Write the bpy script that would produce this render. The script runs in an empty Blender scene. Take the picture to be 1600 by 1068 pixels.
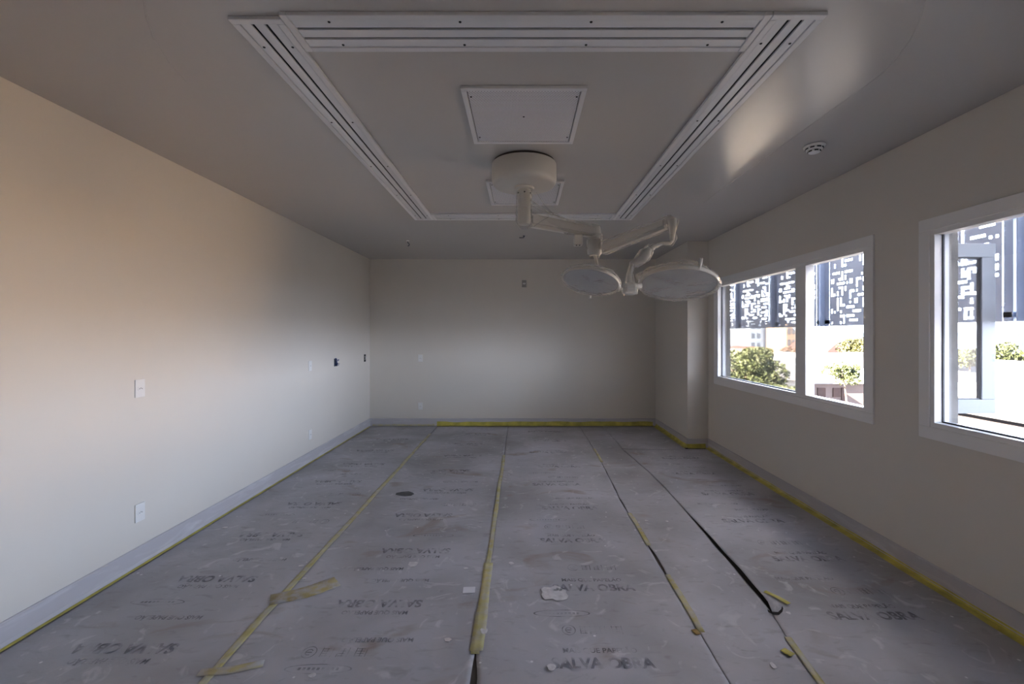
import bpy, bmesh, math, random
from mathutils import Vector, Matrix, noise
rnd = random.Random(7)
S = bpy.context.scene
C = S.collection
PI = math.pi

# ------------------------------------------------------------------ camera, sky, sun, exposure
F = 711.0                      # focal length in pixels of the 1600 px wide frame
CZ = 1.54                      # camera height
cam = bpy.data.cameras.new('camera')
cam.lens = 16.0; cam.sensor_width = 36.0
cam.shift_x = -15/1600; cam.shift_y = -12/1600
cam.clip_start = 0.05; cam.clip_end = 2000
co = bpy.data.objects.new('camera', cam); C.objects.link(co)
co.location = (0, 0, CZ); co.rotation_euler = (PI/2, 0, 0)
S.camera = co

w = bpy.data.worlds.new('sky'); S.world = w; w.use_nodes = True
nt = w.node_tree; nt.nodes.clear()
wo = nt.nodes.new('ShaderNodeOutputWorld'); bg = nt.nodes.new('ShaderNodeBackground')
tc = nt.nodes.new('ShaderNodeTexCoord'); sp = nt.nodes.new('ShaderNodeSeparateXYZ')
cr = nt.nodes.new('ShaderNodeValToRGB')
nt.links.new(tc.outputs['Generated'], sp.inputs[0]); nt.links.new(sp.outputs['Z'], cr.inputs[0])
nt.links.new(cr.outputs[0], bg.inputs[0]); nt.links.new(bg.outputs[0], wo.inputs[0])
# bright haze low in the sky on the street side, dimmer and bluer towards the zenith and behind the building
e = cr.color_ramp.elements
e[0].position = 0.0; e[0].color = (0.88, 0.96, 1.16, 1)
e[1].position = 0.9; e[1].color = (0.03, 0.05, 0.09, 1)
for p_, c_ in ((0.16, (0.78, 0.91, 1.16)), (0.28, (0.36, 0.44, 0.60)), (0.50, (0.14, 0.19, 0.29))):
    x = e.new(p_); x.color = (*c_, 1)
mr = nt.nodes.new('ShaderNodeMapRange'); nt.links.new(sp.outputs['X'], mr.inputs['Value'])
mr.inputs['From Min'].default_value = -0.3; mr.inputs['From Max'].default_value = 0.35
mr.inputs['To Min'].default_value = 4.0; mr.inputs['To Max'].default_value = 29.0
nt.links.new(mr.outputs[0], bg.inputs[1])

sun = bpy.data.lights.new('sun', 'SUN'); sun.energy = 190.0; sun.angle = math.radians(0.6); sun.color = (1.0, 0.86, 0.72)
so = bpy.data.objects.new('sun', sun); C.objects.link(so)
so.rotation_euler = Vector((0.80, 0.30, -0.52)).to_track_quat('-Z', 'Y').to_euler()

def portal(y0, y1, z0, z1, x):
    l = bpy.data.lights.new('window_portal', 'AREA'); l.shape = 'RECTANGLE'; l.size = y1-y0; l.size_y = z1-z0
    l.cycles.is_portal = True
    o = bpy.data.objects.new('window_portal', l); C.objects.link(o)
    o.location = (x, (y0+y1)/2, (z0+z1)/2)
    o.rotation_euler = Matrix(((0, 0, 1), (1, 0, 0), (0, 1, 0))).to_euler()   # local -Z looks into the room (-X)
portal(3.36, 5.90, 0.98, 2.19, 2.695)
portal(0.27, 2.81, 0.98, 2.19, 2.695)

S.view_settings.view_transform = 'Standard'; S.view_settings.look = 'None'
S.view_settings.gamma = 1; S.view_settings.use_curve_mapping = False
S.view_settings.exposure = 0.0
S.cycles.max_bounces = 10; S.cycles.diffuse_bounces = 6; S.cycles.transparent_max_bounces = 24
S.cycles.sample_clamp_indirect = 40.0

# ------------------------------------------------------------------ materials
M = {}
def mat(name, col, rough=0.6, metal=0.0, spec=0.5, emit=None, noise_amt=0.0, nscale=3.0, bump=0.0, bscale=40.0, alpha=None):
    m = bpy.data.materials.new(name); m.use_nodes = True
    n = m.node_tree; b = n.nodes['Principled BSDF']
    b.inputs['Base Color'].default_value = (*col, 1); b.inputs['Roughness'].default_value = rough
    b.inputs['Metallic'].default_value = metal; b.inputs['Specular IOR Level'].default_value = spec
    t = n.nodes.new('ShaderNodeTexCoord')
    if noise_amt:
        ns = n.nodes.new('ShaderNodeTexNoise'); ns.inputs['Scale'].default_value = nscale; ns.inputs['Detail'].default_value = 6
        n.links.new(t.outputs['Object'], ns.inputs['Vector'])
        r = n.nodes.new('ShaderNodeValToRGB'); n.links.new(ns.outputs['Fac'], r.inputs[0])
        r.color_ramp.elements[0].position = 0.3; r.color_ramp.elements[1].position = 0.7
        r.color_ramp.elements[0].color = (*[max(0, c*(1-noise_amt)) for c in col], 1)
        r.color_ramp.elements[1].color = (*[min(1, c*(1+noise_amt)) for c in col], 1)
        n.links.new(r.outputs[0], b.inputs['Base Color'])
    if bump:
        ns = n.nodes.new('ShaderNodeTexNoise'); ns.inputs['Scale'].default_value = bscale; ns.inputs['Detail'].default_value = 4
        n.links.new(t.outputs['Object'], ns.inputs['Vector'])
        bp = n.nodes.new('ShaderNodeBump'); bp.inputs['Strength'].default_value = bump; bp.inputs['Distance'].default_value = 0.01
        n.links.new(ns.outputs['Fac'], bp.inputs['Height']); n.links.new(bp.outputs[0], b.inputs['Normal'])
    M[name] = m
    return m
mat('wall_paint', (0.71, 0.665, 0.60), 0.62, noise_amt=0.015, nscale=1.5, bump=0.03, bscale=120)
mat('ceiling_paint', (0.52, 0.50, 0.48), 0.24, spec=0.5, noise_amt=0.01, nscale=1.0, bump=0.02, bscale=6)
mat('white_metal', (0.74, 0.75, 0.78), 0.25, spec=0.5, noise_amt=0.01)
mat('frame_metal', (0.68, 0.68, 0.70), 0.35, noise_amt=0.01)
mat('black', (0.01, 0.01, 0.012), 0.6)
mat('slot_black', (0.02, 0.02, 0.025), 0.8)
mat('enamel', (0.60, 0.57, 0.52), 0.32, noise_amt=0.02, nscale=8)
mat('recess_dark', (0.035, 0.025, 0.02), 0.8)
mat('lens', (0.46, 0.47, 0.50), 0.35, noise_amt=0.03, nscale=10)
mat('white_plastic', (0.80, 0.79, 0.77), 0.35)
mat('grey_plastic', (0.30, 0.29, 0.28), 0.5)
mat('window_white', (0.87, 0.86, 0.85), 0.3, noise_amt=0.01)
mat('casement_grey', (0.17, 0.18, 0.20), 0.4, noise_amt=0.03)
mat('reveal_grey', (0.30, 0.31, 0.34), 0.4, noise_amt=0.03)
mat('rubber', (0.02, 0.02, 0.025), 0.5)
mat('concrete', (0.085, 0.08, 0.075), 0.85, noise_amt=0.4, nscale=5, bump=0.3, bscale=20)
mat('panel_paint', (0.36, 0.39, 0.47), 0.5, noise_amt=0.05)
mat('channel_metal', (0.28, 0.33, 0.44), 0.4, noise_amt=0.1, nscale=4)
mat('subfloor', (0.06, 0.045, 0.035), 0.8, noise_amt=0.3)
mat('tape_yellow', (0.52, 0.46, 0.09), 0.5, noise_amt=0.3, nscale=9)
mat('tape_brown', (0.30, 0.20, 0.05), 0.6, noise_amt=0.4, nscale=9)
mat('plaster_chip', (0.62, 0.60, 0.60), 0.8, noise_amt=0.15, nscale=40)
mat('dark_scrap', (0.09, 0.09, 0.095), 0.7, noise_amt=0.3, nscale=20)
mat('paper_white', (0.72, 0.71, 0.73), 0.7)
mat('wire_blue', (0.02, 0.05, 0.22), 0.4)
mat('wire_dark', (0.02, 0.03, 0.06), 0.5)
mat('seam_dark', (0.25, 0.24, 0.23), 0.6)
mat('groundmat', (0.045, 0.045, 0.045), 0.95, noise_amt=0.2, nscale=0.4)
mat('cream_wall', (0.86, 0.66, 0.46), 0.9, noise_amt=0.05, nscale=0.6)
mat('house_white', (0.80, 0.77, 0.72), 0.9, noise_amt=0.05)
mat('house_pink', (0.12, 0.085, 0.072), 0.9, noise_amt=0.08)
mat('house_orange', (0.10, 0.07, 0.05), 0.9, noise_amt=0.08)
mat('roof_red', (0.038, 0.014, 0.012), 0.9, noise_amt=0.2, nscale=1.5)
mat('roof_grey', (0.06, 0.06, 0.065), 0.9, noise_amt=0.15, nscale=1)
mat('roof_white', (0.82, 0.80, 0.78), 0.9, noise_amt=0.05, nscale=1)
mat('shutter', (0.040, 0.016, 0.010), 0.8, noise_amt=0.2)
mat('tower_pale', (0.09, 0.11, 0.14), 0.9, noise_amt=0.04)
mat('tower_grey', (0.022, 0.030, 0.045), 0.9, noise_amt=0.04)
mat('far_glass', (0.02, 0.023, 0.027), 0.3)
mat('hill_haze', (0.07, 0.10, 0.13), 0.95, noise_amt=0.15, nscale=0.02)  # distance haze put into the hill's pale bluish colour
mat('leaf_green', (0.030, 0.040, 0.009), 0.7, noise_amt=0.45, nscale=1.2)
mat('leaf_olive', (0.045, 0.046, 0.011), 0.7, noise_amt=0.45, nscale=1.2)
mat('leaf_brown', (0.040, 0.024, 0.016), 0.7, noise_amt=0.4, nscale=1.2)
mat('bark', (0.16, 0.12, 0.09), 0.9, noise_amt=0.3)
mat('brick_wall', (0.045, 0.034, 0.032), 0.9, noise_amt=0.25, nscale=3)

def mix_transparent(name, surf_fac, col, rough, glossy=True, fres=False, bump=0.0, bscale=10):
    m = bpy.data.materials.new(name); m.use_nodes = True; n = m.node_tree
    for q in list(n.nodes): n.nodes.remove(q)
    out = n.nodes.new('ShaderNodeOutputMaterial'); mx = n.nodes.new('ShaderNodeMixShader')
    tr = n.nodes.new('ShaderNodeBsdfTransparent')
    if glossy:
        g = n.nodes.new('ShaderNodeBsdfGlossy'); g.inputs['Roughness'].default_value = rough; g.inputs['Color'].default_value = (*col, 1)
    else:
        g = n.nodes.new('ShaderNodeBsdfPrincipled'); g.inputs['Base Color'].default_value = (*col, 1); g.inputs['Roughness'].default_value = rough
    if fres:
        lw = n.nodes.new('ShaderNodeLayerWeight'); lw.inputs['Blend'].default_value = 0.25
        mp = n.nodes.new('ShaderNodeMapRange'); mp.inputs['To Min'].default_value = surf_fac; mp.inputs['To Max'].default_value = min(1, surf_fac+0.75)
        n.links.new(lw.outputs['Fresnel' if glossy else 'Facing'], mp.inputs['Value']); n.links.new(mp.outputs[0], mx.inputs[0])
    else:
        mx.inputs[0].default_value = surf_fac
    if bump:
        t = n.nodes.new('ShaderNodeTexCoord'); ns = n.nodes.new('ShaderNodeTexNoise'); ns.inputs['Scale'].default_value = bscale
        ns.inputs['Distortion'].default_value = 1.5
        n.links.new(t.outputs['Object'], ns.inputs['Vector'])
        bp = n.nodes.new('ShaderNodeBump'); bp.inputs['Strength'].default_value = bump; bp.inputs['Distance'].default_value = 0.02
        n.links.new(ns.outputs['Fac'], bp.inputs['Height']); n.links.new(bp.outputs[0], g.inputs['Normal'])
    n.links.new(tr.outputs[0], mx.inputs[1]); n.links.new(g.outputs[0], mx.inputs[2]); n.links.new(mx.outputs[0], out.inputs[0])
    M[name] = m
mix_transparent('glass', 0.03, (1, 1, 1), 0.02, True, True)
mix_transparent('film', 0.06, (0.80, 0.77, 0.70), 0.16, False, True, bump=0.5, bscale=12)

# worn stamping ink on the cardboard
m = bpy.data.materials.new('ink'); m.use_nodes = True; n = m.node_tree
b = n.nodes['Principled BSDF']; b.inputs['Base Color'].default_value = (0.10, 0.10, 0.13, 1); b.inputs['Roughness'].default_value = 0.8
t = n.nodes.new('ShaderNodeTexCoord'); ns = n.nodes.new('ShaderNodeTexNoise'); ns.inputs['Scale'].default_value = 13; ns.inputs['Detail'].default_value = 5
r = n.nodes.new('ShaderNodeValToRGB'); r.color_ramp.elements[0].position = 0.41; r.color_ramp.elements[1].position = 0.62
r.color_ramp.elements[0].color = (0.04, 0.04, 0.04, 1); r.color_ramp.elements[1].color = (0.58, 0.58, 0.58, 1)
n.links.new(t.outputs['Object'], ns.inputs['Vector']); n.links.new(ns.outputs['Fac'], r.inputs[0]); n.links.new(r.outputs[0], b.inputs['Alpha'])
M['ink'] = m

# dusty cardboard
def cardboard():
    m = bpy.data.materials.new('cardboard'); m.use_nodes = True; n = m.node_tree; L = n.links
    b = n.nodes['Principled BSDF']; b.inputs['Roughness'].default_value = 0.75; b.inputs['Specular IOR Level'].default_value = 0.25
    t = n.nodes.new('ShaderNodeTexCoord')
    def ns(scale, det, sx=1, sy=1, dist=0.0):
        mp = n.nodes.new('ShaderNodeMapping'); mp.inputs['Scale'].default_value = (sx, sy, 1); L.new(t.outputs['Object'], mp.inputs[0])
        q = n.nodes.new('ShaderNodeTexNoise'); q.inputs['Scale'].default_value = scale; q.inputs['Detail'].default_value = det
        q.inputs['Distortion'].default_value = dist; L.new(mp.outputs[0], q.inputs['Vector']); return q.outputs['Fac']
    def ramp(v, p0, c0, p1, c1):
        q = n.nodes.new('ShaderNodeValToRGB'); a, z = q.color_ramp.elements
        a.position = p0; z.position = p1; a.color = (*c0, 1); z.color = (*c1, 1); L.new(v, q.inputs[0]); return q.outputs[0]
    def mix(f, a, c):
        q = n.nodes.new('ShaderNodeMix'); q.data_type = 'RGBA'; L.new(f, q.inputs['Factor']); L.new(a, q.inputs['A'])
        if isinstance(c, tuple): q.inputs['B'].default_value = (*c, 1)
        else: L.new(c, q.inputs['B'])
        return q.outputs['Result']
    k0, k1 = (0, 0, 0), (1, 1, 1)
    base = ramp(ns(1.3, 8, 1, 1, 0.4), 0.30, (0.32, 0.31, 0.315), 0.70, (0.51, 0.505, 0.545))
    base = mix(ramp(ns(2.2, 6, 0.8, 1.2, 1.0), 0.60, k0, 0.72, (0.85,)*3), base, (0.31, 0.25, 0.205))     # brown damp patches
    base = mix(ramp(ns(14, 5, 0.7, 1.6, 0.6), 0.58, k0, 0.74, (0.5,)*3), base, (0.27, 0.25, 0.25))        # scuffs
    base = mix(ramp(ns(4.5, 9, 1, 1, 2.5), 0.60, k0, 0.70, (0.45,)*3), base, (0.68, 0.67, 0.68))              # plaster dust
    vo = n.nodes.new('ShaderNodeTexVoronoi'); vo.inputs['Scale'].default_value = 7; L.new(t.outputs['Object'], vo.inputs['Vector'])
    base = mix(ramp(vo.outputs['Distance'], 0.035, (0.9,)*3, 0.06, k0), base, (0.76, 0.75, 0.76))             # drips of paint
    L.new(base, b.inputs['Base Color'])
    bp = n.nodes.new('ShaderNodeBump'); bp.inputs['Strength'].default_value = 0.35; bp.inputs['Distance'].default_value = 0.01
    L.new(ns(9, 8, 1, 1, 0.5), bp.inputs['Height']); L.new(bp.outputs[0], b.inputs['Normal'])
    M['cardboard'] = m
cardboard()

def worn_tape(name, c0, c1, a0, a1):
    m = bpy.data.materials.new(name); m.use_nodes = True; n = m.node_tree; L = n.links; b = n.nodes['Principled BSDF']
    b.inputs['Roughness'].default_value = 0.55; t = n.nodes.new('ShaderNodeTexCoord')
    q = n.nodes.new('ShaderNodeTexNoise'); q.inputs['Scale'].default_value = 7; q.inputs['Detail'].default_value = 8; L.new(t.outputs['Object'], q.inputs['Vector'])
    r = n.nodes.new('ShaderNodeValToRGB'); L.new(q.outputs['Fac'], r.inputs[0]); r.color_ramp.elements[0].position = 0.35; r.color_ramp.elements[1].position = 0.65
    r.color_ramp.elements[0].color = (*c0, 1); r.color_ramp.elements[1].color = (*c1, 1); L.new(r.outputs[0], b.inputs['Base Color'])
    q2 = n.nodes.new('ShaderNodeTexNoise'); q2.inputs['Scale'].default_value = 19; q2.inputs['Detail'].default_value = 8; L.new(t.outputs['Object'], q2.inputs['Vector'])
    r2 = n.nodes.new('ShaderNodeMapRange'); L.new(q2.outputs['Fac'], r2.inputs['Value']); r2.inputs['From Min'].default_value = 0.36; r2.inputs['From Max'].default_value = 0.60
    r2.inputs['To Min'].default_value = a0; r2.inputs['To Max'].default_value = a1
    mx = n.nodes.new('ShaderNodeMix'); mx.data_type = 'RGBA'; L.new(r2.outputs[0], mx.inputs['Factor']); mx.inputs['A'].default_value = (0.44, 0.43, 0.44, 1)
    L.new(r.outputs[0], mx.inputs['B']); L.new(mx.outputs['Result'], b.inputs['Base Color']); M[name] = m
worn_tape('tape_worn', (0.42, 0.36, 0.11), (0.55, 0.51, 0.25), 0.35, 0.95)
worn_tape('tape_stain', (0.34, 0.24, 0.06), (0.48, 0.41, 0.14), 0.1, 0.85)
# perforated sheet of the ceiling grilles
def perforated():
    m = bpy.data.materials.new('perforated'); m.use_nodes = True; n = m.node_tree; L = n.links
    b = n.nodes['Principled BSDF']; b.inputs['Roughness'].default_value = 0.35
    t = n.nodes.new('ShaderNodeTexCoord'); mp = n.nodes.new('ShaderNodeMapping'); L.new(t.outputs['Object'], mp.inputs[0])
    mp.inputs['Scale'].default_value = (1/0.011,)*3; mp.inputs['Rotation'].default_value = (0, 0, PI/4)
    fr = n.nodes.new('ShaderNodeVectorMath'); fr.operation = 'FRACTION'; L.new(mp.outputs[0], fr.inputs[0])
    sb = n.nodes.new('ShaderNodeVectorMath'); sb.operation = 'SUBTRACT'; L.new(fr.outputs[0], sb.inputs[0]); sb.inputs[1].default_value = (0.5, 0.5, 0.5)
    mu = n.nodes.new('ShaderNodeVectorMath'); mu.operation = 'MULTIPLY'; L.new(sb.outputs[0], mu.inputs[0]); mu.inputs[1].default_value = (1, 1, 0)
    ln = n.nodes.new('ShaderNodeVectorMath'); ln.operation = 'LENGTH'; L.new(mu.outputs[0], ln.inputs[0])
    r = n.nodes.new('ShaderNodeValToRGB'); L.new(ln.outputs['Value'], r.inputs[0])
    r.color_ramp.elements[0].position = 0.24; r.color_ramp.elements[0].color = (0.12, 0.12, 0.13, 1)
    r.color_ramp.elements[1].position = 0.32; r.color_ramp.elements[1].color = (0.76, 0.76, 0.80, 1)
    L.new(r.outputs[0], b.inputs['Base Color']); M['perforated'] = m
perforated()

# vinyl cove with dusty marks
def cove():
    m = bpy.data.materials.new('cove'); m.use_nodes = True; n = m.node_tree; L = n.links
    b = n.nodes['Principled BSDF']; b.inputs['Roughness'].default_value = 0.6
    t = n.nodes.new('ShaderNodeTexCoord'); mp = n.nodes.new('ShaderNodeMapping'); mp.inputs['Scale'].default_value = (1, 1, 7); L.new(t.outputs['Object'], mp.inputs[0])
    q = n.nodes.new('ShaderNodeTexNoise'); q.inputs['Scale'].default_value = 2.2; q.inputs['Detail'].default_value = 7; q.inputs['Distortion'].default_value = 1.0
    L.new(mp.outputs[0], q.inputs['Vector'])
    r = n.nodes.new('ShaderNodeValToRGB'); L.new(q.outputs['Fac'], r.inputs[0])
    r.color_ramp.elements[0].position = 0.54; r.color_ramp.elements[0].color = (0.52, 0.495, 0.515, 1)
    r.color_ramp.elements[1].position = 0.72; r.color_ramp.elements[1].color = (0.62, 0.60, 0.62, 1)
    L.new(r.outputs[0], b.inputs['Base Color']); M['cove'] = m
cove()

# ------------------------------------------------------------------ helpers
def obj(name, bm, m, parent=None, smooth=False, mods=None):
    me = bpy.data.meshes.new(name)
    bmesh.ops.recalc_face_normals(bm, faces=bm.faces)
    bm.to_mesh(me); bm.free()
    for mm in (m if isinstance(m, (list, tuple)) else [m]): me.materials.append(M[mm])
    if smooth:
        for p in me.polygons: p.use_smooth = True
    o = bpy.data.objects.new(name, me); C.objects.link(o)
    if parent: o.parent = parent
    return o
def thing(name, label, cat, loc=(0, 0, 0), rotz=0, group=None, rot=None):
    o = bpy.data.objects.new(name, None); C.objects.link(o); o.empty_display_size = 0.1
    o.location = loc; o.rotation_euler = rot if rot else (0, 0, rotz)
    o['label'] = label; o['category'] = cat
    if group: o['group'] = group
    return o
def tag(o, label, cat, group=None):
    o['label'] = label; o['category'] = cat
    if group: o['group'] = group
    return o
def struct(o, label=None, cat=None):
    o['kind'] = 'structure'
    if label: o['label'] = label
    if cat: o['category'] = cat
    return o
def B(): return bmesh.new()
def bx(bm, x0, x1, y0, y1, z0, z1, mi=0, bev=0.0):
    vs = [bm.verts.new(p) for p in ((x0, y0, z0), (x1, y0, z0), (x1, y1, z0), (x0, y1, z0), (x0, y0, z1), (x1, y0, z1), (x1, y1, z1), (x0, y1, z1))]
    fs = [bm.faces.new([vs[i] for i in f]) for f in ((0, 3, 2, 1), (4, 5, 6, 7), (0, 1, 5, 4), (1, 2, 6, 5), (2, 3, 7, 6), (3, 0, 4, 7))]
    for f in fs: f.material_index = mi
    if bev:
        es = list({ed for f in fs for ed in f.edges})
        bmesh.ops.bevel(bm, geom=es, offset=bev, segments=2, affect='EDGES', profile=0.6)
    return bm
def box(*a, **k): return bx(B(), *a, **k)
def ring(bm, y0, y1, z0, z1, wd, x0, x1, wy=None, bev=0.0):
    """rectangular frame lying in a YZ plane"""
    wy = wy or wd
    bx(bm, x0, x1, y0, y1, z0, z0+wd, bev=bev); bx(bm, x0, x1, y0, y1, z1-wd, z1, bev=bev)
    bx(bm, x0, x1, y0, y0+wy, z0+wd, z1-wd, bev=bev); bx(bm, x0, x1, y1-wy, y1, z0+wd, z1-wd, bev=bev)
    return bm
def lathe(bm, prof, c=(0, 0, 0), seg=48):
    rings = []
    for r_, z in prof:
        if r_ < 1e-5: rings.append([bm.verts.new((c[0], c[1], c[2]+z))])
        else: rings.append([bm.verts.new((c[0]+r_*math.cos(2*PI*i/seg), c[1]+r_*math.sin(2*PI*i/seg), c[2]+z)) for i in range(seg)])
    for a, b_ in zip(rings, rings[1:]):
        for i in range(seg):
            j = (i+1) % seg
            if len(a) == 1 and len(b_) == 1: continue
            if len(a) == 1: bm.faces.new((a[0], b_[j], b_[i]))
            elif len(b_) == 1: bm.faces.new((a[i], a[j], b_[0]))
            else: bm.faces.new((a[i], a[j], b_[j], b_[i]))
    return bm
def tube(bm, pts, rad, seg=10, squash=1.0, caps=True, jit=0.0, seed=0):
    pts = [Vector(p) for p in pts]; rs = rad if isinstance(rad, (list, tuple)) else [rad]*len(pts)
    rr = random.Random(seed); prev = None; rings = []
    for i, p in enumerate(pts):
        d = (pts[min(i+1, len(pts)-1)]-pts[max(i-1, 0)]).normalized()
        up = Vector((0, 0, 1)) if abs(d.z) < 0.93 else Vector((0, 1, 0))
        a = d.cross(up).normalized() if prev is None else (prev-d*prev.dot(d)).normalized()
        prev = a; b_ = d.cross(a).normalized()
        rings.append([bm.verts.new(p+(a*math.cos(2*PI*k/seg)+b_*math.sin(2*PI*k/seg)*squash)*rs[i]*(1+jit*rr.uniform(-1, 1))) for k in range(seg)])
    for r0, r1 in zip(rings, rings[1:]):
        for k in range(seg): bm.faces.new((r0[k], r0[(k+1) % seg], r1[(k+1) % seg], r1[k]))
    if caps: bm.faces.new(rings[0]); bm.faces.new(rings[-1][::-1])
    return bm
def beam(bm, p0, p1, wd, h0, h1=None, bev=0.01):
    """box section arm between two points, upright sides, width wd, heights h0 -> h1"""
    h1 = h1 or h0; p0 = Vector(p0); p1 = Vector(p1); d = (p1-p0); s = Vector((d.y, -d.x, 0)).normalized()*wd/2
    vs = []
    for p, h in ((p0, h0), (p1, h1)):
        for a, b_ in ((-1, -1), (1, -1), (1, 1), (-1, 1)): vs.append(bm.verts.new(p+s*a+Vector((0, 0, h/2*b_))))
    fs = [bm.faces.new([vs[i] for i in f]) for f in ((0, 1, 2, 3), (7, 6, 5, 4), (0, 4, 5, 1), (1, 5, 6, 2), (2, 6, 7, 3), (3, 7, 4, 0))]
    if bev: bmesh.ops.bevel(bm, geom=list({ed for f in fs for ed in f.edges}), offset=bev, segments=2, affect='EDGES')
    return bm
def shell_holes(bm, axis_x0, axis_x1, Y, Z, holes):
    """wall slab between x0..x1 over Y range, Z range with rectangular openings in a row, as one mesh"""
    ys = sorted({Y[0], Y[1], *[h[0] for h in holes], *[h[1] for h in holes]}); zs = sorted({Z[0], Z[1], *[h[2] for h in holes], *[h[3] for h in holes]})
    solid = {}
    for i in range(len(ys)-1):
        for j in range(len(zs)-1):
            cy = (ys[i]+ys[i+1])/2; cz = (zs[j]+zs[j+1])/2
            solid[i, j] = not any(h[0] < cy < h[1] and h[2] < cz < h[3] for h in holes)
    V = {}
    def v(xx, i, j):
        k = (xx, i, j)
        if k not in V: V[k] = bm.verts.new((xx, ys[i], zs[j]))
        return V[k]
    for (i, j), s_ in solid.items():
        if not s_: continue
        for xx in (axis_x0, axis_x1): bm.faces.new((v(xx, i, j), v(xx, i+1, j), v(xx, i+1, j+1), v(xx, i, j+1)))
        for di, dj, a, b_ in ((-1, 0, (i, j), (i, j+1)), (1, 0, (i+1, j), (i+1, j+1)), (0, -1, (i, j), (i+1, j)), (0, 1, (i, j+1), (i+1, j+1))):
            if not solid.get((i+di, j+dj), False): bm.faces.new((v(axis_x0, *a), v(axis_x0, *b_), v(axis_x1, *b_), v(axis_x1, *a)))
    return bm

XL, XR, YB, YF, ZC = -2.55, 2.53, 7.65, -1.2, 2.80
# ------------------------------------------------------------------ the room
struct(obj('floor', box(XL-0.2, XR+0.2, YF-0.2, YB+0.2, -0.2, 0), 'subfloor'))
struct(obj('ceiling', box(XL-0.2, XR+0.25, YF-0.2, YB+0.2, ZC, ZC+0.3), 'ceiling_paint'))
struct(obj('wall_left', box(XL-0.2, XL, YF-0.2, YB+0.2, 0, ZC), 'wall_paint'))
struct(obj('wall_back', box(XL, XR, YB, YB+0.2, 0, ZC), 'wall_paint'))
struct(obj('wall_front', box(XL, XR, YF-0.2, YF, 0, ZC), 'wall_paint'))
struct(obj('wall_column', box(2.25, XR, 6.17, YB, 0, ZC), 'wall_paint'))
holes = [(3.33, 5.89, 0.965, 2.185), (0.25, 2.815, 0.965, 2.185)]
struct(obj('wall_right', shell_holes(B(), XR, 2.60, (YF-0.2, YB+0.2), (0, ZC), holes), 'wall_paint'))
struct(obj('wall_outer', shell_holes(B(), 2.60, 2.70, (YF-0.2, YB+0.2), (-5, ZC+0.3), holes), 'concrete'))

def skirting(name, pts, h=0.13, t=0.012):
    """cove: thin upstand following the wall foot; pts run along the wall, room on the left hand side"""
    bm = B()
    for (x0, y0), (x1, y1) in zip(pts, pts[1:]):
        d = Vector((x1-x0, y1-y0, 0)).normalized(); nrm = Vector((-d.y, d.x, 0))
        prof = [(0, h), (t*0.5, h), (t, h-0.006), (t, 0.03), (t+0.006, 0.012), (t+0.02, 0.0015), (0, 0.0015)]
        A = [bm.verts.new(Vector((x0, y0, 0))+nrm*a+Vector((0, 0, z))) for a, z in prof]
        Z = [bm.verts.new(Vector((x1, y1, 0))+nrm*a+Vector((0, 0, z))) for a, z in prof]
        for i in range(len(prof)): bm.faces.new((A[i], A[(i+1) % len(prof)], Z[(i+1) % len(prof)], Z[i]))
        bm.faces.new(A); bm.faces.new(Z[::-1])
    return struct(obj(name, bm, 'cove'))
skirting('baseboard_left', [(XL, YB), (XL, YF)])
skirting('baseboard_back', [(2.25, YB), (XL, YB)])
skirting('baseboard_column', [(2.53, 6.17), (2.25, 6.17), (2.25, YB)])
skirting('baseboard_right', [(XR, YF), (XR, 6.17)])

# ceiling seam and the bent rail lines in the ceiling
def ceil_pt(px, py):
    Y = F*(ZC-CZ)/(522-py); return ((px-815)/F*Y, Y, ZC)
bm = B(); tube(bm, [(1.742, 4.35, ZC), (1.74, 3.4, ZC), (1.742, 2.5, ZC), (1.745, 2.35, ZC), ceil_pt(1378, 115), ceil_pt(1397, 95), ceil_pt(1421, 65), ceil_pt(1437, 32), ceil_pt(1446, 0), (1.40, 1.4, ZC)], 0.0022, 6)
struct(obj('trim_1', bm, 'ceiling_paint'))
bm = B(); tube(bm, [ceil_pt(290, 127), ceil_pt(262, 96), ceil_pt(241, 62), ceil_pt(229, 28), ceil_pt(225, 0), (-1.30, 1.4, ZC)], 0.003, 6)
struct(obj('trim_2', bm, 'ceiling_paint'))

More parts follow.
